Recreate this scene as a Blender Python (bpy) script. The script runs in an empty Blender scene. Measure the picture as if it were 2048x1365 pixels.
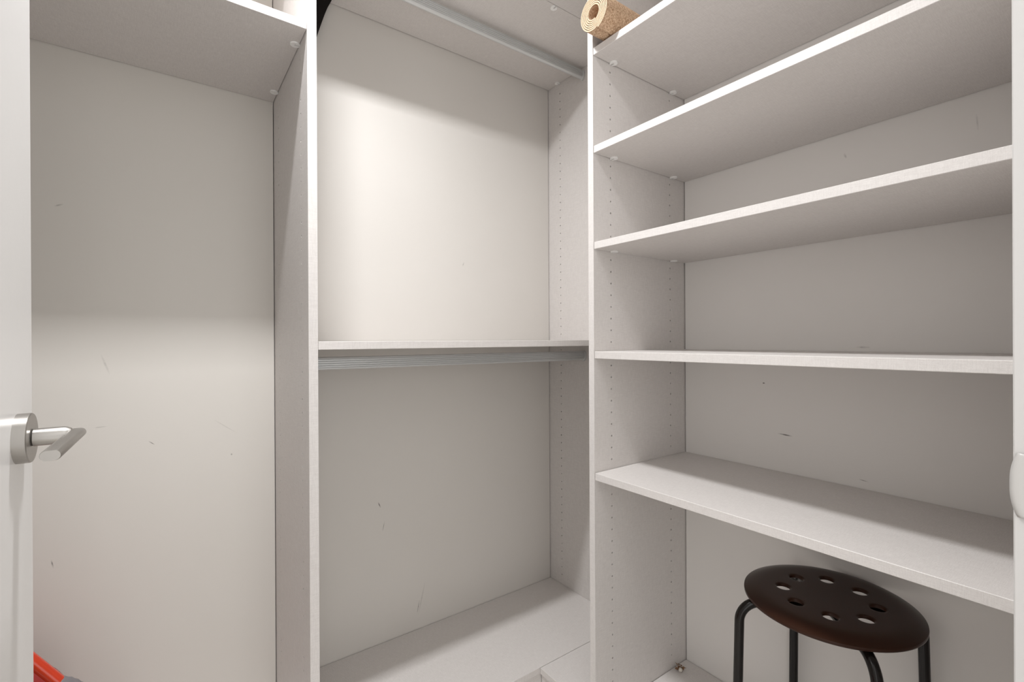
import bpy, bmesh, math, random
from mathutils import Vector, Matrix
random.seed(7)
S = bpy.context.scene
COL = S.collection
H = 1.1065                      # camera height above the floor (m)

# ------------------------------------------------------------------ camera
YAW, PITCH, ROLL, FPX = 0.6308, -0.0012, -0.0047, 951.36
fw = Vector((math.sin(YAW)*math.cos(PITCH), math.cos(YAW)*math.cos(PITCH), math.sin(PITCH)))
r0 = Vector((math.cos(YAW), -math.sin(YAW), 0)); u0 = r0.cross(fw)
rt = math.cos(ROLL)*r0 + math.sin(ROLL)*u0; up = rt.cross(fw)
cd = bpy.data.cameras.new('camera'); cam = bpy.data.objects.new('camera', cd); COL.objects.link(cam)
cd.sensor_width = 36.0; cd.lens = FPX/2048*36.0; cd.clip_start = 0.01
cam.matrix_world = Matrix(((rt.x, up.x, -fw.x, 0), (rt.y, up.y, -fw.y, 0), (rt.z, up.z, -fw.z, H), (0, 0, 0, 1)))
S.camera = cam

# ------------------------------------------------------------------ world (the bright room behind the doorway), exposure
W = bpy.data.worlds.new('world'); S.world = W; W.use_nodes = True
W.node_tree.nodes['Background'].inputs[0].default_value = (1.0, 0.99, 0.975, 1)
W.node_tree.nodes['Background'].inputs[1].default_value = 1.68
S.view_settings.view_transform = 'Standard'; S.view_settings.look = 'None'
S.view_settings.exposure = 0.07; S.view_settings.gamma = 1.0; S.view_settings.use_curve_mapping = False
LAMP_X, LAMP_Y, LAMP_WATTS = 0.160, 0.805, 19.0

# ------------------------------------------------------------------ plan of the closet (metres)
YF, YB = 1.1311, 1.5377          # front and back of the left and middle bays
X1, X1R = 0.2611, 0.2811         # divider between left and middle bay
Y3 = 0.8892                      # near face of the shelving unit's end panel
XF, XW = 0.9184, 1.3227          # front and back of the shelving unit
X2 = 1.3204                      # right side of the middle bay
XL = -1.30                       # left wall
YD = 0.074                       # closet face of the doorway wall
T = 0.019
ZT, ZD, ZLS, ZM = 1.059+H, -1.0065+H, 0.7003+H, -0.0193+H
SH = [v+H for v in (0.7536, 0.4948, 0.2406, -0.0491, -0.3715)]
ZCEIL = 1.34+H
ZTOP = ZT+T

# ------------------------------------------------------------------ materials
def new_mat(name):
    m = bpy.data.materials.new(name); m.use_nodes = True
    nt = m.node_tree; b = nt.nodes['Principled BSDF']
    return m, nt, b
def simple(name, col, rough=0.5, metal=0.0, spec=0.5, coat=0.0):
    m, nt, b = new_mat(name)
    b.inputs['Base Color'].default_value = (*col, 1); b.inputs['Roughness'].default_value = rough
    b.inputs['Metallic'].default_value = metal; b.inputs['Specular IOR Level'].default_value = spec
    b.inputs['Coat Weight'].default_value = coat
    return m
def noise(nt, vec, scale, detail=2, rough=0.5):
    n = nt.nodes.new('ShaderNodeTexNoise'); n.inputs['Scale'].default_value = scale
    n.inputs['Detail'].default_value = detail; n.inputs['Roughness'].default_value = rough
    nt.links.new(vec, n.inputs['Vector']); return n.outputs['Fac']
def math_n(nt, op, a, b=None, clamp=False):
    n = nt.nodes.new('ShaderNodeMath'); n.operation = op; n.use_clamp = clamp
    for i, v in enumerate((a, b)):
        if v is None: continue
        if isinstance(v, (int, float)): n.inputs[i].default_value = v
        else: nt.links.new(v, n.inputs[i])
    return n.outputs[0]
def mapping(nt, vec, loc=(0,0,0), rot=(0,0,0), sc=(1,1,1), typ='POINT'):
    n = nt.nodes.new('ShaderNodeMapping'); n.vector_type = typ
    n.inputs['Location'].default_value = loc; n.inputs['Rotation'].default_value = rot; n.inputs['Scale'].default_value = sc
    nt.links.new(vec, n.inputs['Vector']); return n.outputs[0]
def mixcol(nt, fac, a, b):
    n = nt.nodes.new('ShaderNodeMix'); n.data_type = 'RGBA'
    if isinstance(fac, (int, float)): n.inputs[0].default_value = fac
    else: nt.links.new(fac, n.inputs[0])
    for i, v in ((6, a), (7, b)):
        if isinstance(v, tuple): n.inputs[i].default_value = (*v, 1)
        else: nt.links.new(v, n.inputs[i])
    return n.outputs[2]

def linen(name, ca, cb, rough=0.42):
    """melamine board with a fine woven-linen print and emboss"""
    m, nt, b = new_mat(name)
    pos = nt.nodes.new('ShaderNodeNewGeometry').outputs['Position']
    ns = [noise(nt, mapping(nt, pos, sc=s), 1.0, 1) for s in ((55, 760, 760), (760, 55, 760), (760, 760, 55))]
    s = math_n(nt, 'ADD', math_n(nt, 'ADD', ns[0], ns[1]), ns[2])
    s = math_n(nt, 'MULTIPLY', s, 1/3)
    mr = nt.nodes.new('ShaderNodeMapRange'); mr.inputs[1].default_value = 0.38; mr.inputs[2].default_value = 0.62
    nt.links.new(s, mr.inputs[0])
    big = noise(nt, pos, 5.0, 3)
    c = mixcol(nt, mr.outputs[0], ca, cb)
    c2 = mixcol(nt, math_n(nt, 'MULTIPLY', big, 0.10), c, (0.57, 0.53, 0.50))
    nt.links.new(c2, b.inputs['Base Color'])
    b.inputs['Roughness'].default_value = rough; b.inputs['Specular IOR Level'].default_value = 0.35
    bp = nt.nodes.new('ShaderNodeBump'); bp.inputs['Strength'].default_value = 0.10; bp.inputs['Distance'].default_value = 0.0006
    nt.links.new(s, bp.inputs['Height']); nt.links.new(bp.outputs[0], b.inputs['Normal'])
    return m
def panel_paint(name, col, dirty, scuffs, rough=0.38):
    """smooth back panel with faint cloudy wear and a few scuff marks; scuffs = (centre, (half sizes), rotation xyz, strength)"""
    m, nt, b = new_mat(name)
    pos = nt.nodes.new('ShaderNodeNewGeometry').outputs['Position']
    cl = noise(nt, pos, 3.2, 4, 0.55)
    c = mixcol(nt, math_n(nt, 'MULTIPLY', cl, 0.22), col, dirty)
    fine = noise(nt, mapping(nt, pos, sc=(90, 90, 420)), 1.0, 2)
    c = mixcol(nt, math_n(nt, 'MULTIPLY', fine, 0.05), c, dirty)
    wob = noise(nt, pos, 160.0, 2)
    for ctr, half, rot, st in scuffs:
        v = mapping(nt, pos, loc=ctr, rot=rot, sc=half, typ='TEXTURE')
        ln = nt.nodes.new('ShaderNodeVectorMath'); ln.operation = 'LENGTH'; nt.links.new(v, ln.inputs[0])
        f = math_n(nt, 'MULTIPLY', math_n(nt, 'SUBTRACT', 1.0, ln.outputs['Value'], True), math_n(nt, 'MULTIPLY', wob, 2.6*st), True)
        c = mixcol(nt, f, c, (0.17, 0.155, 0.14))
    nt.links.new(c, b.inputs['Base Color'])
    b.inputs['Roughness'].default_value = rough; b.inputs['Specular IOR Level'].default_value = 0.35
    bp = nt.nodes.new('ShaderNodeBump'); bp.inputs['Strength'].default_value = 0.05; bp.inputs['Distance'].default_value = 0.001
    nt.links.new(fine, bp.inputs['Height']); nt.links.new(bp.outputs[0], b.inputs['Normal'])
    return m
def paint(name, col, rough=0.35, bump=0.08, scale=140):
    m, nt, b = new_mat(name)
    pos = nt.nodes.new('ShaderNodeNewGeometry').outputs['Position']
    b.inputs['Base Color'].default_value = (*col, 1); b.inputs['Roughness'].default_value = rough
    b.inputs['Specular IOR Level'].default_value = 0.4
    bp = nt.nodes.new('ShaderNodeBump'); bp.inputs['Strength'].default_value = bump; bp.inputs['Distance'].default_value = 0.001
    nt.links.new(noise(nt, pos, scale, 3), bp.inputs['Height']); nt.links.new(bp.outputs[0], b.inputs['Normal'])
    return m

M = {}
M['board'] = linen('linen_board', (0.665, 0.628, 0.604), (0.765, 0.730, 0.704))
def pz(p): return (p[0], p[1], p[2]+H)
RY = lambda a: (0, math.radians(a), 0)
M['back_left'] = panel_paint('back_panel_left', (0.725, 0.692, 0.645), (0.60, 0.555, 0.50), [
    (pz((-0.200, YB, 0.325)), (0.010, 0.02, 0.0024), RY(-25), 0.4),
    (pz((-0.118, YB, -0.055)), (0.003, 0.02, 0.030), RY(-18), 0.2),
    (pz((-0.128, YB, -0.208)), (0.014, 0.02, 0.0018), RY(-3), 0.3),
    (pz((-0.028, YB, -0.260)), (0.009, 0.02, 0.0014), RY(40), 0.8),
    (pz((0.135, YB, -0.235)), (0.040, 0.02, 0.0016), RY(38), 0.2),
    (pz((-0.215, YB, -0.52)), (0.0018, 0.02, 0.012), RY(-10), 0.6),
    (pz((0.150, YB, -0.315)), (0.0026, 0.02, 0.003), RY(0), 0.8)])
M['back_mid'] = panel_paint('back_panel_middle', (0.735, 0.705, 0.667), (0.60, 0.56, 0.51), [
    (pz((0.574, YB, -0.545)), (0.0022, 0.02, 0.012), RY(-22), 1.0),
    (pz((0.588, YB, -0.620)), (0.0018, 0.02, 0.018), RY(12), 0.6),
    (pz((0.712, YB, -0.930)), (0.0022, 0.02, 0.026), RY(12), 0.6),
    (pz((0.725, YB, -0.905)), (0.0030, 0.02, 0.060), RY(14), 0.25),
    (pz((0.90, YB, 0.285)), (0.003, 0.02, 0.010), RY(20), 0.3)])
RX = lambda a: (math.radians(a), 0, 0)
M['back_right'] = panel_paint('back_panel_right', (0.86, 0.83, 0.80), (0.72, 0.685, 0.65), [
    (pz((XW, 0.590, -0.253)), (0.02, 0.020, 0.0022), RX(3), 1.0),
    (pz((XW, 0.415, -0.333)), (0.02, 0.010, 0.0012), RX(8), 0.7),
    (pz((XW, 0.645, -0.120)), (0.02, 0.004, 0.0024), RX(0), 1.0),
    (pz((XW, 0.415, -0.020)), (0.02, 0.016, 0.003), RX(0), 0.3),
    (pz((XW, 0.45, 0.440)), (0.02, 0.003, 0.008), RX(-20), 0.25),
    (pz((XW, 0.22, 0.435)), (0.02, 0.002, 0.02), RX(-4), 0.2)])
M['wall'] = paint('wall_paint', (0.82, 0.81, 0.79), 0.7, 0.15, 90)
M['ceiling'] = paint('ceiling_paint', (0.86, 0.855, 0.84), 0.8, 0.15, 90)
M['door'] = paint('door_paint', (0.76, 0.745, 0.73), 0.25, 0.06, 60)
M['trim'] = paint('trim_paint', (0.56, 0.545, 0.53), 0.32, 0.22, 70)
M['floor'] = paint('floor_vinyl', (0.68, 0.65, 0.61), 0.5, 0.1, 40)
M['plastic'] = simple('white_plastic', (0.93, 0.92, 0.90), 0.3)
M['dark'] = simple('painted_shade', (0.03, 0.025, 0.02), 0.8)  # near-black that stands in for shade at the handle neck
M['black_cloth'] = simple('black_fabric', (0.012, 0.009, 0.008), 0.85, spec=0.2)
M['black_paint'] = simple('black_enamel', (0.008, 0.006, 0.005), 0.14, spec=0.35)
M['grey_rubber'] = simple('grey_rubber', (0.20, 0.185, 0.19), 0.5)
M['red'] = simple('red_plastic', (0.62, 0.045, 0.012), 0.22, coat=0.4)
M['red_dark'] = simple('deep_red_plastic', (0.30, 0.004, 0.003), 0.4)
M['twig'] = simple('brown_fibre', (0.22, 0.11, 0.045), 0.9)
M['tissue'] = simple('pale_shell', (0.72, 0.67, 0.60), 0.7)

def steel():
    m, nt, b = new_mat('satin_steel')
    pos = nt.nodes.new('ShaderNodeTexCoord').outputs['Object']
    n = noise(nt, mapping(nt, pos, sc=(900, 900, 60)), 1.0, 2)
    b.inputs['Base Color'].default_value = (0.43, 0.41, 0.385, 1); b.inputs['Metallic'].default_value = 1.0
    nt.links.new(math_n(nt, 'ADD', math_n(nt, 'MULTIPLY', n, 0.14), 0.30), b.inputs['Roughness'])
    return m
M['steel'] = steel()
def alu():
    m, nt, b = new_mat('anodised_aluminium')
    b.inputs['Base Color'].default_value = (0.70, 0.71, 0.71, 1); b.inputs['Metallic'].default_value = 0.45
    b.inputs['Roughness'].default_value = 0.38
    return m
M['alu'] = alu()
def cork(name, a, c, sc):
    m, nt, b = new_mat(name)
    pos = nt.nodes.new('ShaderNodeTexCoord').outputs['Object']
    v = nt.nodes.new('ShaderNodeTexVoronoi'); v.inputs['Scale'].default_value = sc; nt.links.new(pos, v.inputs['Vector'])
    n = noise(nt, pos, sc*0.9, 3)
    cr = nt.nodes.new('ShaderNodeValToRGB'); nt.links.new(v.outputs['Color'], cr.inputs[0])
    cr.color_ramp.elements[0].color = (*a, 1); cr.color_ramp.elements[1].color = (*c, 1)
    cc = mixcol(nt, math_n(nt, 'MULTIPLY', n, 0.35), cr.outputs[0], tuple(x*0.7 for x in a))
    nt.links.new(cc, b.inputs['Base Color']); b.inputs['Roughness'].default_value = 0.85
    bp = nt.nodes.new('ShaderNodeBump'); bp.inputs['Strength'].default_value = 0.3; bp.inputs['Distance'].default_value = 0.001
    nt.links.new(v.outputs['Distance'], bp.inputs['Height']); nt.links.new(bp.outputs[0], b.inputs['Normal'])
    return m
M['cork'] = cork('cork_sheet', (0.36, 0.19, 0.095), (0.92, 0.68, 0.47), 420)
M['cork_edge'] = cork('cork_edge', (0.60, 0.43, 0.28), (0.82, 0.65, 0.48), 600)
def stool_mat():
    m, nt, b = new_mat('dark_brown_seat_plastic')
    pos = nt.nodes.new('ShaderNodeTexCoord').outputs['Object']
    b.inputs['Base Color'].default_value = (0.034, 0.0115, 0.0052, 1); b.inputs['Roughness'].default_value = 0.30; b.inputs['Specular IOR Level'].default_value = 0.26
    bp = nt.nodes.new('ShaderNodeBump'); bp.inputs['Strength'].default_value = 0.12; bp.inputs['Distance'].default_value = 0.0005
    nt.links.new(noise(nt, pos, 1400, 2), bp.inputs['Height']); nt.links.new(bp.outputs[0], b.inputs['Normal'])
    return m
M['seat'] = stool_mat()

# ------------------------------------------------------------------ helpers
def empty(name, loc, label=None, cat=None, kind=None, group=None):
    o = bpy.data.objects.new(name, None); COL.objects.link(o); o.location = loc
    o.empty_display_size = 0.05
    tag(o, label, cat, kind, group); return o
def tag(o, label=None, cat=None, kind=None, group=None):
    if label: o['label'] = label
    if cat: o['category'] = cat
    if kind: o['kind'] = kind
    if group: o['group'] = group
    return o
def wloc(o):
    v = Vector(o.location)
    while o.parent: o = o.parent; v = v+Vector(o.location)
    return v
def obj(name, bm, mat, parent=None, origin=None, smooth=False, label=None):
    """bm holds world coordinates; the object's origin goes to `origin` (or its parent's)"""
    pw = wloc(parent) if parent else Vector((0, 0, 0))
    og = Vector(origin) if origin is not None else (pw if parent else Vector((0, 0, 0)))
    bm.transform(Matrix.Translation(-og))
    me = bpy.data.meshes.new(name); bm.to_mesh(me); bm.free()
    for mm in (mat if isinstance(mat, (list, tuple)) else [mat]): me.materials.append(mm)
    if smooth:
        for p in me.polygons: p.use_smooth = True
    o = bpy.data.objects.new(name, me); COL.objects.link(o)
    o.parent = parent; o.location = og-pw
    if label: o['label'] = label
    return o
def box(x0, x1, y0, y1, z0, z1, bev=0.0008, bm=None):
    b = bmesh.new()
    bmesh.ops.create_cube(b, size=1.0)
    b.transform(Matrix.Translation(((x0+x1)/2, (y0+y1)/2, (z0+z1)/2)) @ Matrix.Diagonal((x1-x0, y1-y0, z1-z0, 1)))
    if bev: bmesh.ops.bevel(b, geom=b.edges[:], offset=bev, segments=1, affect='EDGES', profile=0.5)
    if bm is None: return b
    me = bpy.data.meshes.new('tmp'); b.to_mesh(me); b.free(); bm.from_mesh(me); bpy.data.meshes.remove(me); return bm
def autosmooth(o, deg=40):
    me = o.data
    for p in me.polygons: p.use_smooth = True
    me.set_sharp_from_angle(angle=math.radians(deg)); return o
def drilled(a0, a1, b0, b1, cols, zphase, amap, thick, r=0.0027, depth=0.012, zlo=None, zhi=None):
    """panel whose visible face carries columns of drilled shelf-pin holes; amap(a,b,depth)->world"""
    bm = bmesh.new(); P = 0.032
    def q(*pts): bm.faces.new([bm.verts.new(amap(*p)) for p in pts])
    def rect(x0, x1, y0, y1):
        if x1-x0 > 1e-6 and y1-y0 > 1e-6: q((x0, y0, 0), (x1, y0, 0), (x1, y1, 0), (x0, y1, 0))
    lo = zlo if zlo is not None else b0+0.05; hi = zhi if zhi is not None else b1-0.05
    k0 = math.ceil((lo-zphase)/P); k1 = math.floor((hi-zphase)/P)
    ax = a0
    for c in sorted(cols):
        rect(ax, c-P/2, b0, b1); ax = c+P/2
        ys, ye = zphase+k0*P-P/2, zphase+k1*P+P/2
        rect(c-P/2, c+P/2, b0, ys); rect(c-P/2, c+P/2, ye, b1)
        for k in range(k0, k1+1):
            y = zphase+k*P; h = P/2
            sq = [(h, 0), (h, h), (0, h), (-h, h), (-h, 0), (-h, -h), (0, -h), (h, -h)]
            oc = [(r*math.cos(i*math.pi/4), r*math.sin(i*math.pi/4)) for i in range(8)]
            for i in range(8):
                j = (i+1) % 8
                q((c+sq[i][0], y+sq[i][1], 0), (c+sq[j][0], y+sq[j][1], 0), (c+oc[j][0], y+oc[j][1], 0), (c+oc[i][0], y+oc[i][1], 0))
                q((c+oc[i][0], y+oc[i][1], 0), (c+oc[j][0], y+oc[j][1], 0), (c+oc[j][0], y+oc[j][1], depth), (c+oc[i][0], y+oc[i][1], depth))
            q(*[(c+x, y+z, depth) for x, z in oc])
    rect(ax, a1, b0, b1)
    t = thick
    q((a0, b0, t), (a0, b1, t), (a1, b1, t), (a1, b0, t))
    q((a0, b0, 0), (a0, b1, 0), (a0, b1, t), (a0, b0, t)); q((a1, b0, 0), (a1, b0, t), (a1, b1, t), (a1, b1, 0))
    q((a0, b0, 0), (a0, b0, t), (a1, b0, t), (a1, b0, 0)); q((a0, b1, 0), (a1, b1, 0), (a1, b1, t), (a0, b1, t))
    return bm
def lathe(profile, axis_o, axis_d, seg=32, cap=True):
    """profile = [(radius, along)] turned about the axis"""
    bm = bmesh.new(); d = Vector(axis_d).normalized()
    a = d.orthogonal().normalized(); b = d.cross(a); o = Vector(axis_o); rings = []
    for r, h in profile:
        rings.append([bm.verts.new(o+d*h+(a*math.cos(2*math.pi*i/seg)+b*math.sin(2*math.pi*i/seg))*r) for i in range(seg)])
    for p, q_ in zip(rings, rings[1:]):
        for i in range(seg):
            j = (i+1) % seg; bm.faces.new((p[i], p[j], q_[j], q_[i]))
    if cap: bm.faces.new(rings[0][::-1]); bm.faces.new(rings[-1])
    return bm
def tube(pts, rad, seg=14, cap=True):
    bm = bmesh.new(); pts = [Vector(p) for p in pts]; rings = []; ref = None
    for i, p in enumerate(pts):
        t = (pts[min(i+1, len(pts)-1)]-pts[max(i-1, 0)]).normalized()
        if ref is None: ref = t.orthogonal().normalized()
        ref = (ref-t*ref.dot(t)).normalized(); b = t.cross(ref)
        rr = rad[i] if isinstance(rad, (list, tuple)) else rad
        rings.append([bm.verts.new(p+(ref*math.cos(2*math.pi*k/seg)+b*math.sin(2*math.pi*k/seg))*rr) for k in range(seg)])
    for p, q_ in zip(rings, rings[1:]):
        for k in range(seg):
            j = (k+1) % seg; bm.faces.new((p[k], p[j], q_[j], q_[k]))
    if cap: bm.faces.new(rings[0][::-1]); bm.faces.new(rings[-1])
    return bm
def prism(outline, mapf, d0, d1, bev=0.0):
    """outline 2D polygon extruded from d0 to d1; mapf(a,b,d)->world"""
    bm = bmesh.new()
    A = [bm.verts.new(mapf(a, b, d0)) for a, b in outline]; B = [bm.verts.new(mapf(a, b, d1)) for a, b in outline]
    n = len(A); bm.faces.new(A[::-1]); bm.faces.new(B)
    for i in range(n): bm.faces.new((A[i], A[(i+1) % n], B[(i+1) % n], B[i]))
    bmesh.ops.recalc_face_normals(bm, faces=bm.faces[:])
    if bev:
        caps = [f for f in bm.faces if len(f.verts) == n]
        es = {e for f in caps for e in f.edges}
        bmesh.ops.bevel(bm, geom=list(es), offset=bev, segments=3, affect='EDGES', profile=0.5)
    return bm

# ------------------------------------------------------------------ the room
XR = XW+0.022; YBW = YB+0.022
def struct(name, bm, mat): return tag(obj(name, bm, mat), kind='structure')
struct('floor', box(XL-0.1, XR+0.1, -0.9, YBW+0.1, -0.1, 0, 0), M['floor'])
struct('ceiling', box(XL-0.1, XR+0.1, -0.9+0.826, YBW+0.1, ZCEIL, ZCEIL+0.1, 0), M['ceiling'])
struct('wall_back', box(XL, XR, YBW, YBW+0.1, 0, ZCEIL, 0), M['wall'])
struct('wall_right', box(XR, XR+0.1, YD, YBW+0.1, 0, ZCEIL, 0), M['wall'])
struct('wall_left', box(XL-0.1, XL, YD, YBW+0.1, 0, ZCEIL, 0), M['wall'])
# doorway wall: opening from OX0 to OX1
OX0, OX1, OZ, YO = -0.150, 0.570, 2.06, -0.055
w = box(XL-0.1, OX0-0.02, YO+0.004, YD-0.004, 0, ZCEIL, 0); box(OX1+0.02, XR+0.1, YO+0.004, YD-0.004, 0, ZCEIL, 0, w)
box(OX0-0.02, OX1+0.02, YO+0.004, YD-0.004, OZ+0.02, ZCEIL, 0, w)
struct('wall_front', w, M['wall'])
# door frame: two jambs, head, stops
f = box(OX1, OX1+0.02, YO, YD, 0, OZ+0.02, 0.001)
box(OX0-0.02, OX0, YO, YD, 0, OZ+0.02, 0.001, f); box(OX0, OX1, YO, YD, OZ, OZ+0.02, 0.001, f)
box(OX1-0.011, OX1, YO+0.02, YD-0.052, 0, OZ, 0.001, f); box(OX0, OX0+0.011, YO+0.02, YD-0.052, 0, OZ, 0.001, f)
frame = struct('trim_1', f, M['trim'])
# strike plate with a bent lip reaching past the closet edge of the jamb
ZS = -0.1215+H; hs = 0.0265
bm = bmesh.new(); NY, NZ = 14, 28; y_in = YD-0.040; grid = []
for i in range(NZ+1):
    t = -1+2*i/NZ; row = []
    yo = YD+0.0016-0.0046*abs(t)**2.6                      # rounded lip outline
    for j in range(NY+1):
        s = j/NY; y = y_in+(yo-y_in)*s
        bend = 0.0016*max(0, (s-0.62)/0.38)**2*(1-0.5*t*t)  # lip rolls out, then back over the edge
        row.append(bm.verts.new((OX1-0.0016-bend+0.004*max(0, (s-0.93)/0.07)**2*0.5, y, ZS+t*hs*(1-0.05*(1-s)))))
    grid.append(row)
for i in range(NZ):
    for j in range(NY):
        if 3 <= j < 8 and 8 <= i < 20: continue            # latch opening
        bm.faces.new((grid[i][j], grid[i][j+1], grid[i+1][j+1], grid[i+1][j]))
sp = obj('strike_plate', bm, simple('painted_metal', (0.50, 0.485, 0.465), 0.35), frame, smooth=True, label='painted-over strike plate with a rounded lip')
so = sp.modifiers.new('thickness', 'SOLIDIFY'); so.thickness = 0.0015; so.offset = 0

# door, open into the closet, hinged on the left jamb
PHI = math.radians(1.5)
HX, HY = OX0+0.007, YD+0.002                                # hinge corner of the visible face
dirv = Vector((math.sin(PHI), math.cos(PHI), 0)); nrm = Vector((math.cos(PHI), -math.sin(PHI), 0))
DW = 0.700
def dmap(s, z, n):                                          # s along the leaf, n out of the visible face
    return Vector((HX, HY, 0))+dirv*s+nrm*n+Vector((0, 0, z))
bm = prism([(0, 0.008), (DW, 0.008), (DW, OZ-0.004), (0, OZ-0.004)], dmap, -0.036, 0.0)
bmesh.ops.bevel(bm, geom=bm.edges[:], offset=0.0012, segments=2, affect='EDGES')
door = tag(obj('door_1', bm, M['door'], origin=(HX, HY, 0)), 'white flush door standing open at the left edge, with a steel lever', None, 'structure')
ZH = -0.1018+H; SC = DW-0.060
rose_o = dmap(SC, ZH, 0.0)
rose = autosmooth(obj('rose', lathe([(0.0264, 0), (0.0264, 0.0105), (0.0256, 0.0114), (0.010, 0.0114)], rose_o, nrm, 48), M['steel'], door, origin=rose_o, label='round satin steel handle rose'))
bm = lathe([(0.0094, 0.0126), (0.0094, 0.0365), (0.0086, 0.0395), (0.0070, 0.0425)], rose_o, nrm, 32)
autosmooth(obj('neck', bm, M['steel'], rose, origin=rose_o))
obj('neck_shade_ring', lathe([(0.0088, 0.0112), (0.0088, 0.0128)], rose_o, nrm, 32), M['dark'], rose, origin=rose_o, label='dark ring painted as the shade where the neck meets the rose')  # dark ring imitates the shadow at the neck base
# lever: flat rounded bar running back toward the hinge, with a mitred heel
def lmap(a, b, d): return dmap(SC+0.0094-d, ZH+0.0008+b, a)
rr = 0.0046; wA, wB = 0.0392, 0.0542
out = []
for cx, sgn, a0 in ((wB-rr, 1, -90), (wA+rr, -1, 90)):
    for i in range(9):
        an = math.radians(a0+i*22.5); out.append((cx+rr*math.cos(an), rr*1.04*math.sin(an)))
bm = bmesh.new(); rings = []
for d, sq, sh in ((0.0, 0.80, 0.004), (0.004, 1.0, 0.0), (0.02, 1, 0), (0.06, 1, 0), (0.1365, 1, 0), (0.1380, 0.93, 0)):
    c = (wA+wB)/2
    rings.append([bm.verts.new(lmap(c+(a-c)*sq, b*sq, d)) for a, b in out])
n = len(out)
for p, q_ in zip(rings, rings[1:]):
    for i in range(n): bm.faces.new((p[i], p[(i+1) % n], q_[(i+1) % n], q_[i]))
bm.faces.new(rings[0][::-1]); bm.faces.new(rings[-1])
bmesh.ops.recalc_face_normals(bm, faces=bm.faces[:])
autosmooth(obj('lever', bm, M['steel'], rose, origin=rose_o, label='flat satin steel lever'), 35)
for zz in (0.25, 1.03, 1.82):
    hb = lathe([(0.006, 0), (0.006, 0.09)], (HX-0.001, HY-0.004, zz-0.045), (0, 0, 1), 14)
    autosmooth(obj('hinge', hb, M['steel'], door))

# ceiling lamp (just above the picture): a short LED bar
ZLAMP = 1.262+H                                             # underside of the diffuser
lamp = empty('ceiling_light', (LAMP_X, LAMP_Y, ZCEIL), 'short white LED bar light fixed to the closet ceiling', 'lamp')
obj('housing', box(LAMP_X-0.095, LAMP_X+0.095, LAMP_Y-0.042, LAMP_Y+0.042, ZLAMP+0.0032, ZCEIL, 0.002), M['plastic'], lamp)
LM, nt, b = new_mat('lit_diffuser')
b.inputs['Base Color'].default_value = (0.9, 0.88, 0.85, 1)
b.inputs['Emission Color'].default_value = (0.975, 0.985, 1.0, 1); b.inputs['Emission Strength'].default_value = 30.0
obj('diffuser', box(LAMP_X-0.075, LAMP_X+0.075, LAMP_Y-0.035, LAMP_Y+0.035, ZLAMP, ZLAMP+0.003, 0.0008), LM, lamp)
ld = bpy.data.lights.new('led_array', 'AREA'); ld.shape = 'RECTANGLE'; ld.size = 0.15; ld.size_y = 0.07
ld.energy = LAMP_WATTS; ld.color = (0.975, 0.985, 1.0); ld.spread = math.radians(166)
lo_ = bpy.data.objects.new('led_array', ld); COL.objects.link(lo_); lo_.parent = lamp; lo_.location = (0, 0, ZLAMP-0.001-ZCEIL)

# ------------------------------------------------------------------ closet joinery
def cam_fitting(shelf, x, y, zunder, dx, dy):
    """white plastic connector let into a shelf's underside beside the panel; (dx,dy) points to the panel"""
    ang = math.atan2(dy, dx); n = 20; R = 0.0108
    rot = lambda a, b: (x+a*math.cos(ang)-b*math.sin(ang), y+a*math.sin(ang)+b*math.cos(ang))
    outl = []
    for i in range(n+1):
        t = math.radians(14)+(2*math.pi-math.radians(28))*i/n
        outl.append((R*math.cos(t), R*math.sin(t)))
    outl += [(-0.001, -0.0024), (-0.001, 0.0024)]
    bm = prism(outl, lambda a, b, d: Vector((*rot(a, b), zunder+d)), -0.0030, 0.0005)
    fo = obj('cam_fitting', bm, M['plastic'], shelf, origin=(x, y, zunder))
    return fo

# --- left bay -------------------------------------------------------------
LX0 = XL+0.006
bayL = empty('wardrobe_bay', (0.0, YF, 0), 'tall pale grey wardrobe bay behind the door, with one high shelf and a scuffed back', 'wardrobe')
G = 0.0015
obj('back_panel', box(LX0+0.02, X1-0.0020, YB, YB+0.008, 0.02, ZTOP, 0), M['back_left'], bayL)
obj('side_panel', box(LX0, LX0+T, YF, YB+0.008, 0, ZTOP), M['board'], bayL)
bm = drilled(YF, YB+0.008, 0.0, ZTOP, [1.1958, 1.4647], 0.0244+H-0.0006, lambda a, b, d: Vector((X1+d, a, b)), X1R-X1, zlo=0.2, zhi=ZLS-0.03)
obj('side_panel', bm, M['board'], bayL, label='drilled divider panel with a bright front edge')
def board_x(x0, x1, zlow, parent, name='shelf', y0=YF, y1=YB-0.002):
    return obj(name, box(x0, x1, y0, y1, zlow, zlow+T, 0.0007), M['board'], parent)
shL = board_x(LX0+T+0.0005, X1-0.0014, ZLS, bayL)
cam_fitting(shL, X1-0.0100, 1.2033, ZLS, 1, 0); cam_fitting(shL, X1-0.0100, 1.4678, ZLS, 1, 0)
board_x(LX0+T+0.0005, X1-0.0006, ZT, bayL, 'top_panel')
board_x(LX0+T+0.0005, X1-0.0006, ZD-T, bayL, 'deck')
obj('toe_kick', box(LX0+T+0.0005, X1-0.0006, YF+0.012, YF+0.028, 0, ZD-T, 0), M['board'], bayL)

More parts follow.
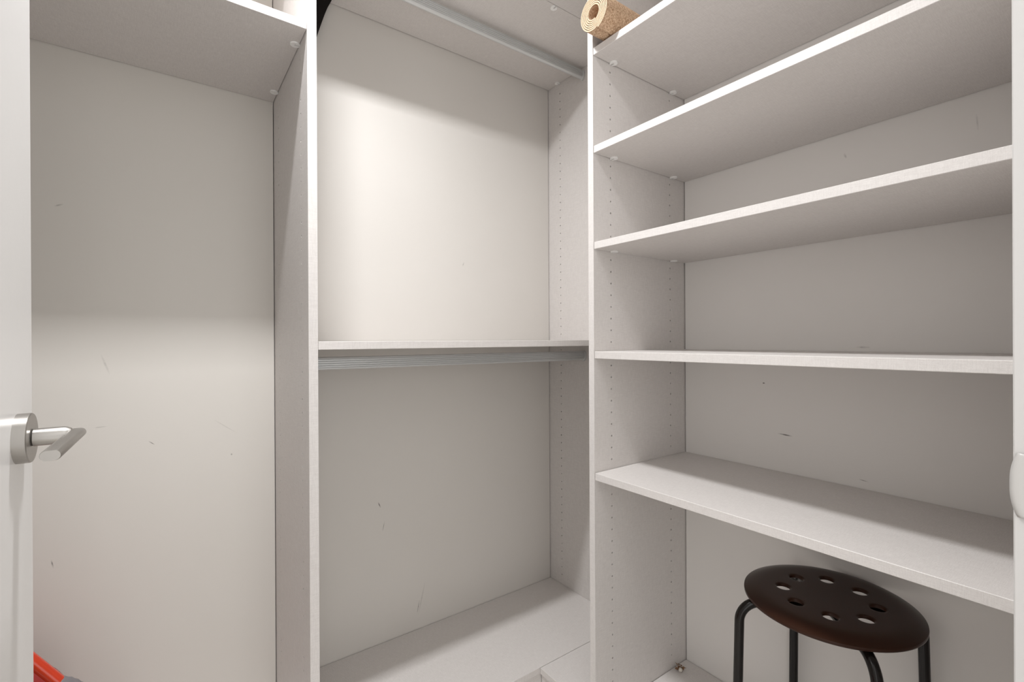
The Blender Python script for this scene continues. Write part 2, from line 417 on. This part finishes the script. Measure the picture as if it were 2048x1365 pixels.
# --- middle bay -----------------------------------------------------------
bayM = empty('wardrobe_bay', ((X1R+X2)/2, YF, 0), 'pale grey wardrobe bay in the centre with two hanging rails and a middle shelf', 'wardrobe')
obj('back_panel', box(X1R+0.0005, X2-0.0030, YB, YB+0.008, 0.02, ZTOP, 0), M['back_mid'], bayM)
bm = drilled(YF, YB+0.008, 0.0, ZTOP, [1.4653, 1.1958], 0.0248+H, lambda a, b, d: Vector((X2+d, a, b)), 0.017, zlo=0.13, zhi=ZT-0.03)
obj('side_panel', bm, M['board'], bayM, label='drilled right-hand side panel')
shM = board_x(X1R+0.0006, X2-0.0006, ZM, bayM)
topM = board_x(X1R+0.0006, X2-0.0006, ZT, bayM, 'top_panel', YF+0.0006)
cam_fitting(topM, X2-0.0100, 1.4694, ZT, 1, 0); cam_fitting(topM, 1.0048, YF+0.0105, ZT, 0, -1)
board_x(X1R+0.0006, X2-0.0006, ZD-T, bayM, 'deck', YF+0.0008)
obj('toe_kick', box(X1R+0.0006, X2-0.001, YF+0.003, YF+0.019, 0, ZD-T, 0), M['board'], bayM)
def rail(zb, zt, yc):
    """aluminium wardrobe rail, ribbed flat sides, rounded top and bottom"""
    hw, zc, hh = 0.0085, (zb+zt)/2, (zt-zb)/2; side = []
    nr = 4; y0 = -hh+0.006; y1 = hh-0.006
    pts = []
    for i in range(7):
        a = math.radians(-90+i*15); pts.append((hw*0.95*math.cos(a), -hh+0.006+0.006*math.sin(a)))
    for k in range(nr):
        s = y0+(y1-y0)*k/nr; e = y0+(y1-y0)*(k+1)/nr; m_ = (s+e)/2
        pts += [(hw-0.0024, s+0.0002), (hw, s+0.0014), (hw, e-0.0014), (hw-0.0024, e-0.0002)]
    for i in range(7):
        a = math.radians(i*15); pts.append((hw*0.95*math.cos(a), hh-0.006+0.006*math.sin(a)))
    full = pts+[(-a, b) for a, b in pts[::-1]]
    clean = [full[0]]
    for p in full[1:]:
        if abs(p[0]-clean[-1][0])+abs(p[1]-clean[-1][1]) > 1e-5: clean.append(p)
    if abs(clean[0][0]-clean[-1][0])+abs(clean[0][1]-clean[-1][1]) < 1e-5: clean.pop()
    bm = prism(clean, lambda a, b, d: Vector((d, yc+a, zc+b)), X1R+0.001, X2-0.001)
    ro = obj('clothes_rail', bm, M['alu'], bayM, origin=((X1R+X2)/2, yc, zc), label='ribbed satin aluminium hanging rail')
    for xs, dr in ((X1R+0.0005, 1), (X2-0.0005, -1)):
        o2 = [(0.0125*math.cos(t), (hh+0.004)*math.sin(t)) for t in [2*math.pi*i/20 for i in range(20)] if math.sin(t) < 0.75]
        obj('rail_socket', prism(o2, lambda a, b, d: Vector((d, yc+a, zc+b)), xs, xs+dr*0.008), M['alu'], ro)
rail(-0.0775+H, -0.0420+H, 1.330); rail(1.0145+H, 1.0500+H, 1.332)

# --- corner filler --------------------------------------------------------
cf = empty('corner_filler', (XF+0.2, YF-0.1, 0), 'blind corner base and top joining the middle bay to the shelving', 'cabinet')
CX0 = XF+0.009
obj('deck', box(CX0, X2-0.0006, Y3+T+0.001, YF-0.0008, ZD-T, ZD, 0.0007), M['board'], cf)
obj('toe_kick', box(CX0+0.006, CX0+0.022, Y3+T+0.001, YF-0.001, 0, ZD-T, 0), M['board'], cf)
obj('back_panel', box(X2, X2+0.017, Y3+T+0.001, YF-0.001, 0, ZTOP, 0), M['board'], cf)
obj('top_panel', box(XF, X2-0.0006, Y3+T+0.001, YF-0.0004, ZT, ZTOP, 0.0007), M['board'], cf)

# --- right-hand shelving unit --------------------------------------------
Y0 = YD+0.005
shu = empty('shelving_unit', (XF, (Y0+Y3)/2, 0), 'pale grey shelving unit on the right with five open shelves above the stool', 'shelves')
obj('back_panel', box(XW, XW+0.008, Y0+T+0.0025, Y3-0.0028, 0.02, ZTOP, 0), M['back_right'], shu)
bm = drilled(XF, XW+0.010, 0.0, ZTOP, [0.9850, 1.2489], 0.3782+H, lambda a, b, d: Vector((a, Y3+d, b)), T, zlo=0.14, zhi=ZT-0.05)
obj('side_panel', bm, M['board'], shu, label='drilled end panel with a bright narrow front edge')
bm = drilled(XF, XW+0.010, 0.0, ZTOP, [0.9850, 1.2489], 0.3782+H, lambda a, b, d: Vector((a, Y0+T-d, b)), T, zlo=0.14, zhi=ZT-0.05)
obj('side_panel', bm, M['board'], shu)
def board_y(zlow, name='shelf'):
    return obj(name, box(XF, XW-0.0020, Y0+T+0.0006, Y3-0.0014, zlow, zlow+T, 0.0008), M['board'], shu)
for i, z in enumerate(SH):
    s = board_y(z)
    for xx in (0.9880, 1.2535):
        cam_fitting(s, xx, Y3-0.0100, z, 0, 1); cam_fitting(s, xx, Y0+T+0.0100, z, 0, -1)
board_y(ZD-T, 'deck'); board_y(ZT, 'top_panel')
obj('toe_kick', box(XF+0.014, XF+0.030, Y0+T+0.0006, Y3-0.0008, 0, ZD-T, 0), M['board'], shu)

# ------------------------------------------------------------------ stool on the unit's deck
SX, SY = 1.157, 0.428; ZSEAT = -0.556+H
stool = empty('stool', (SX, SY, ZD), 'black four-legged metal stool with a round holed seat, under the lowest shelf', 'stool')
# seat: dished disc with eight through-holes (cells between polar rings, holes cut in the middle ring)
bm = bmesh.new(); SEG = 96; RH, rh, = 0.0850, 0.0150
def ztop(r): return ZSEAT-0.003*math.exp(-(r/0.1)**2)-(0.0 if r < 0.125 else 0.009*((r-0.125)/0.038)**2.2)
def hole_off(ang):  # nearest hole centre angle
    return None
# top surface through a planar triangulation: sample rings, then delete inside holes and snap
import itertools
rad_in = [0.0, 0.022, 0.044, 0.060]; rad_out = [0.110, 0.125, 0.135, 0.145, 0.153, 0.159, 0.1625, 0.164]
NS = 8*12
def vtx(r, a, z=None): return bm.verts.new((SX+r*math.cos(a), SY+r*math.sin(a), ztop(r) if z is None else z))
A0 = math.radians(0.0)
ang = [A0+2*math.pi*i/NS for i in range(NS)]
ctr = vtx(0, 0)
rings_in = [[vtx(r, a) for a in ang] for r in rad_in[1:]]
for i in range(NS): bm.faces.new((ctr, rings_in[0][i], rings_in[0][(i+1) % NS]))
for p, q_ in zip(rings_in, rings_in[1:]):
    for i in range(NS): bm.faces.new((p[i], q_[i], q_[(i+1) % NS], p[(i+1) % NS]))
rings_out = [[vtx(r, a) for a in ang] for r in rad_out]
for p, q_ in zip(rings_out, rings_out[1:]):
    for i in range(NS): bm.faces.new((p[i], q_[i], q_[(i+1) % NS], p[(i+1) % NS]))
# rounded lip under the rim, then underside
zr = ztop(0.164)
lip = [(0.1645, zr-0.003), (0.1640, zr-0.006), (0.1615, zr-0.0075), (0.158, zr-0.006)]
lr = [rings_out[-1]]+[[vtx(r, a, z) for a in ang] for r, z in lip]
und = [(0.15, ZSEAT-0.011), (0.125, ZSEAT-0.0095), (0.110, ZSEAT-0.0095)]
lr += [[vtx(r, a, z) for a in ang] for r, z in und]
for p, q_ in zip(lr, lr[1:]):
    for i in range(NS): bm.faces.new((p[i], q_[i], q_[(i+1) % NS], p[(i+1) % NS]))
under_in = [vtx(0.060, a, ZSEAT-0.0095) for a in ang]; uc = vtx(0, 0, ZSEAT-0.011)
for i in range(NS): bm.faces.new((uc, under_in[(i+1) % NS], under_in[i]))
# the ring between r=.060 and .110: eight cells, each with a round hole and a short collar below
for k in range(8):
    i0 = k*12; ca = A0+2*math.pi*(k+0.5)/8
    cx, cy = RH*math.cos(ca), RH*math.sin(ca)
    def cell(inner, outer):
        loop = [outer[(i0+j) % NS] for j in range(13)]
        ml = []
        loop2 = [inner[(i0+j) % NS] for j in range(12, -1, -1)]
        return loop+loop2
    def angof(v): return math.atan2(v.co.y-SY-cy, v.co.x-SX-cx)
    def fill(inner, outer, zfun, rr_):
        loop = cell(inner, outer); m = len(loop); hole = []
        a_s = angof(loop[0])
        for i_, v in enumerate(loop):
            a = a_s+2*math.pi*i_/m; x, y = cx+rr_*math.cos(a), cy+rr_*math.sin(a)
            hole.append(bm.verts.new((SX+x, SY+y, zfun(math.hypot(x, y)))))
        for i in range(m):
            j = (i+1) % m
            try: bm.faces.new((loop[i], loop[j], hole[j], hole[i]))
            except ValueError: pass
        return hole
    h0 = fill(rings_in[-1], rings_out[0], ztop, rh+0.0035)
    chain = [h0]; ht = h0
    for rr_, dz in ((rh+0.0012, -0.0001), (rh, -0.0010), (rh-0.0006, -0.0025), (rh-0.0006, -0.0065), (rh+0.0008, -0.0065)):
        ring = []
        for v in ht:
            d = Vector((v.co.x-SX-cx, v.co.y-SY-cy, 0)).normalized()
            ring.append(bm.verts.new((SX+cx+d.x*rr_, SY+cy+d.y*rr_, v.co.z+dz)))
        chain.append(ring)
    hb = fill(under_in, lr[-1], lambda r: ZSEAT-0.0095, rh+0.0008)
    for p, q_ in zip(chain, chain[1:]+[None]):
        if q_ is None: q_ = hb
        m = len(p)
        for i in range(m):
            try: bm.faces.new((p[i], p[(i+1) % m], q_[(i+1) % m], q_[i]))
            except ValueError: pass
bmesh.ops.recalc_face_normals(bm, faces=bm.faces[:])
seat = autosmooth(obj('seat', bm, M['seat'], stool, label='round dark brown-black plastic seat with eight holes'), 50)
def leg_path(ang, rtop, rb):
    c, s = math.cos(ang), math.sin(ang); P = []
    zt = ZSEAT-0.026; R = 0.045                       # horizontal run under the seat, a bend, then a splayed leg
    for r in (0.012, 0.05, rtop-R*0.98): P.append((r, zt))
    tilt = math.atan2(rb-rtop, zt-ZD)
    for i in range(1, 13):
        a = (math.pi/2-tilt)*i/12
        P.append((rtop-R*0.98+R*math.sin(a), zt-R+R*math.cos(a)))
    r1, z1 = P[-1]
    for t in (0.25, 0.5, 0.75, 1.0): P.append((r1+(rb-r1)*t, z1+(ZD+0.010-z1)*t))
    return [(SX+c*r, SY+s*r, z) for r, z in P]
for k in range(4):
    a = math.radians(45+90*k-1)
    pth = leg_path(a, 0.1800, 0.190)
    lg = autosmooth(obj('leg', tube(pth, 0.0100, 16), M['black_paint'], stool), 50)
    e = pth[-1]
    ft = lathe([(0.0108, 0.0), (0.0122, 0.003), (0.0122, 0.022), (0.0104, 0.024)], (e[0], e[1], ZD+0.0002), (0, 0, 1), 16)
    autosmooth(obj('foot', ft, M['black_cloth'], lg))
obj('hub_plate', lathe([(0.028, 0), (0.028, 0.004)], (SX, SY, ZSEAT-0.016), (0, 0, 1), 24), M['black_paint'], stool)

# ------------------------------------------------------------------ roll of cork on the top shelf
CR = 0.0475; CY, CZ = Y3-CR-0.0012, SH[0]+T+CR+0.0003; CXA, CXB = 0.870, 1.310
cork_o = empty('cork_roll', (CXA, CY, CZ-CR), 'roll of tan cork sheet sticking out over the top right shelf', 'cork roll')
def spiral(turns, rin, rout, thick, n=60):
    pts_o, pts_i = [], []
    N = int(turns*n)
    for i in range(N+1):
        t = i/N; a = 2*math.pi*turns*t-1.9; r = rin+(rout-rin)*t
        wob = 1+0.012*math.sin(3*a+turns)*t
        pts_o.append(((r)*wob*math.cos(a), r*wob*math.sin(a))); pts_i.append(((r-thick)*wob*math.cos(a), (r-thick)*wob*math.sin(a)))
    return pts_o, pts_i
turns = 6; po, pi_ = spiral(turns, 0.0188, CR-0.0006, 0.0032)
bm = bmesh.new(); rows = []
for x in (CXA, CXA+0.0012, CXA+0.15, CXA+0.3, CXB):
    rows.append(([bm.verts.new((x, CY+a, CZ+b)) for a, b in po], [bm.verts.new((x, CY+a, CZ+b)) for a, b in pi_]))
n = len(po)
for r_i in range(len(rows)-1):
    (o1, i1), (o2, i2) = rows[r_i], rows[r_i+1]
    for k in range(n-1):
        bm.faces.new((o1[k], o1[k+1], o2[k+1], o2[k])); bm.faces.new((i1[k], i2[k], i2[k+1], i1[k+1]))
    bm.faces.new((o1[-1], i1[-1], i2[-1], o2[-1])); bm.faces.new((o1[0], o2[0], i2[0], i1[0]))
for (o1, i1) in (rows[0], rows[-1]):
    for k in range(n-1):
        fc = bm.faces.new((o1[k], i1[k], i1[k+1], o1[k+1])); fc.material_index = 1
bmesh.ops.recalc_face_normals(bm, faces=bm.faces[:])
sheet = autosmooth(obj('rolled_sheet', bm, [M['cork'], M['cork_edge']], cork_o), 50)

# ------------------------------------------------------------------ black strap in the top corner of the middle bay
bm = bmesh.new()
edge = [(0.4230, 1.058), (0.4105, 1.030), (0.4000, 1.000), (0.3905, 0.970), (0.3830, 0.945), (0.3750, 0.915), (0.3660, 0.885)]
fr, bk = [], []
for i, (x, z) in enumerate(edge):
    wv = 0.004*math.sin(i*1.3)
    xl = 0.300+0.055*(i/(len(edge)-1))**1.5
    fr.append([bm.verts.new((xl+(x-xl)*t, YB-0.022+wv+0.004*math.sin(3*t+i), z+H)) for t in (0, .25, .5, .75, 1)])
    bk.append([bm.verts.new((xl+(x-xl)*t, YB-0.012+wv+0.004*math.sin(3*t+i), z+H)) for t in (0, .25, .5, .75, 1)])
for L in (fr, bk):
    for a, b_ in zip(L, L[1:]):
        for i in range(4): bm.faces.new((a[i], a[i+1], b_[i+1], b_[i]))
for i in range(len(fr)-1):
    for e in (0, 4): bm.faces.new((fr[i][e], fr[i+1][e], bk[i+1][e], bk[i][e]))
for i in range(4):
    for e in (0, -1): bm.faces.new((fr[e][i], fr[e][i+1], bk[e][i+1], bk[e][i]))
bmesh.ops.recalc_face_normals(bm, faces=bm.faces[:])
tag(obj('hanging_strap', bm, M['black_cloth'], origin=(0.35, YB-0.015, 0.9+H)), 'black fabric strap end hanging in the top left corner of the centre bay', 'strap')

# ------------------------------------------------------------------ red appliance behind the door
VX, VY = -0.335, 1.330
vac = empty('vacuum_cleaner', (VX, VY, ZD), 'glossy red appliance with a grey hose end, half hidden behind the door', 'appliance')
ZV = -0.630+H
bm = bmesh.new(); rings = []; SG = 40
levels = [(0.0, 0.135), (0.02, 0.150), (0.15, 0.158), (0.272, 0.155)]
hgt = ZV-ZD
for z, r in levels: rings.append((ZD+z, r))
for i in range(1, 9):
    t = i/8*math.pi/2; rings.append((ZD+0.272+(hgt-0.272)*math.sin(t), 0.155*math.cos(t)+0.001))
RV = [[bm.verts.new((VX+r*math.cos(2*math.pi*k/SG)*1.12, VY+r*math.sin(2*math.pi*k/SG), z)) for k in range(SG)] for z, r in rings]
for p, q_ in zip(RV, RV[1:]):
    for k in range(SG): bm.faces.new((p[k], p[(k+1) % SG], q_[(k+1) % SG], q_[k]))
bm.faces.new(RV[0][::-1]); bm.faces.new(RV[-1])
autosmooth(obj('body', bm, M['red_dark'], vac), 50)
# orange-red carrying bow over the dome
way = [(-0.420, 1.262, -0.560), (-0.405, 1.260, -0.455), (-0.350, 1.256, -0.420), (-0.290, 1.253, -0.468), (-0.240, 1.25, -0.540), (-0.1991, 1.25, -0.6017), (-0.1640, 1.25, -0.6550)]
pts = []
for i in range(len(way)-1):                                  # Catmull-Rom through the waypoints
    P = [Vector(way[max(0, min(len(way)-1, k))]) for k in (i-1, i, i+1, i+2)]
    for j in range(4):
        t = j/4; pts.append(0.5*((2*P[1])+(P[2]-P[0])*t+(2*P[0]-5*P[1]+4*P[2]-P[3])*t*t+(3*P[1]-P[0]-3*P[2]+P[3])*t**3))
pts.append(Vector(way[-1])); pts = [p_+Vector((0, 0, H)) for p_ in pts]
autosmooth(obj('handle', tube(pts, 0.0105, 14), M['red'], vac), 60)
hp = [Vector(pts[-1])+Vector((0.004*i, 0.0006*i, -0.0022*i-0.00030*i*i)) for i in range(-1, 26)]
autosmooth(obj('hose', tube(hp, [0.0115+0.0010*(i % 2) for i in range(len(hp))], 14), M['grey_rubber'], vac), 30)

# ------------------------------------------------------------------ little scrap on the deck by the corner
DX, DY = 1.2597, 0.8690
sc = empty('dried_scrap', (DX, DY, ZD), 'tiny scrap of brown dried fibre and pale shell in the deck corner', 'debris')
bm = bmesh.new(); bmesh.ops.create_icosphere(bm, subdivisions=2, radius=1)
for v in bm.verts:
    k = 1+0.18*math.sin(7*v.co.x+3*v.co.y)
    v.co = Vector((DX-0.004+v.co.x*0.0065*k, DY-0.006+v.co.y*0.0055*k, ZD+0.0068+v.co.z*0.0066*k))
obj('shell', bm, M['tissue'], sc, smooth=True)
bm = bmesh.new()
for i in range(46):
    a = random.uniform(0, 6.28); rr_ = random.uniform(0.003, 0.013)
    p0 = Vector((DX+math.cos(a)*rr_*1.2+0.002, DY+math.sin(a)*rr_*0.75-0.001, ZD+random.uniform(0.0012, 0.010)))
    d = Vector((random.uniform(-1, 1), random.uniform(-1, 1), random.uniform(-.5, .8))).normalized()*random.uniform(0.004, 0.011)
    p2 = p0+d; p2.z = max(p2.z, ZD+0.001); p2.y = min(p2.y, Y3-0.001)
    t = tube([p0, (p0+p2)/2+Vector((0, 0, 0.0012)), p2], [0.0007, 0.0011, 0.0004], 5)
    me = bpy.data.meshes.new('t'); t.to_mesh(me); t.free(); bm.from_mesh(me); bpy.data.meshes.remove(me)
tag(obj('fibres', bm, M['twig'], sc), kind='stuff')
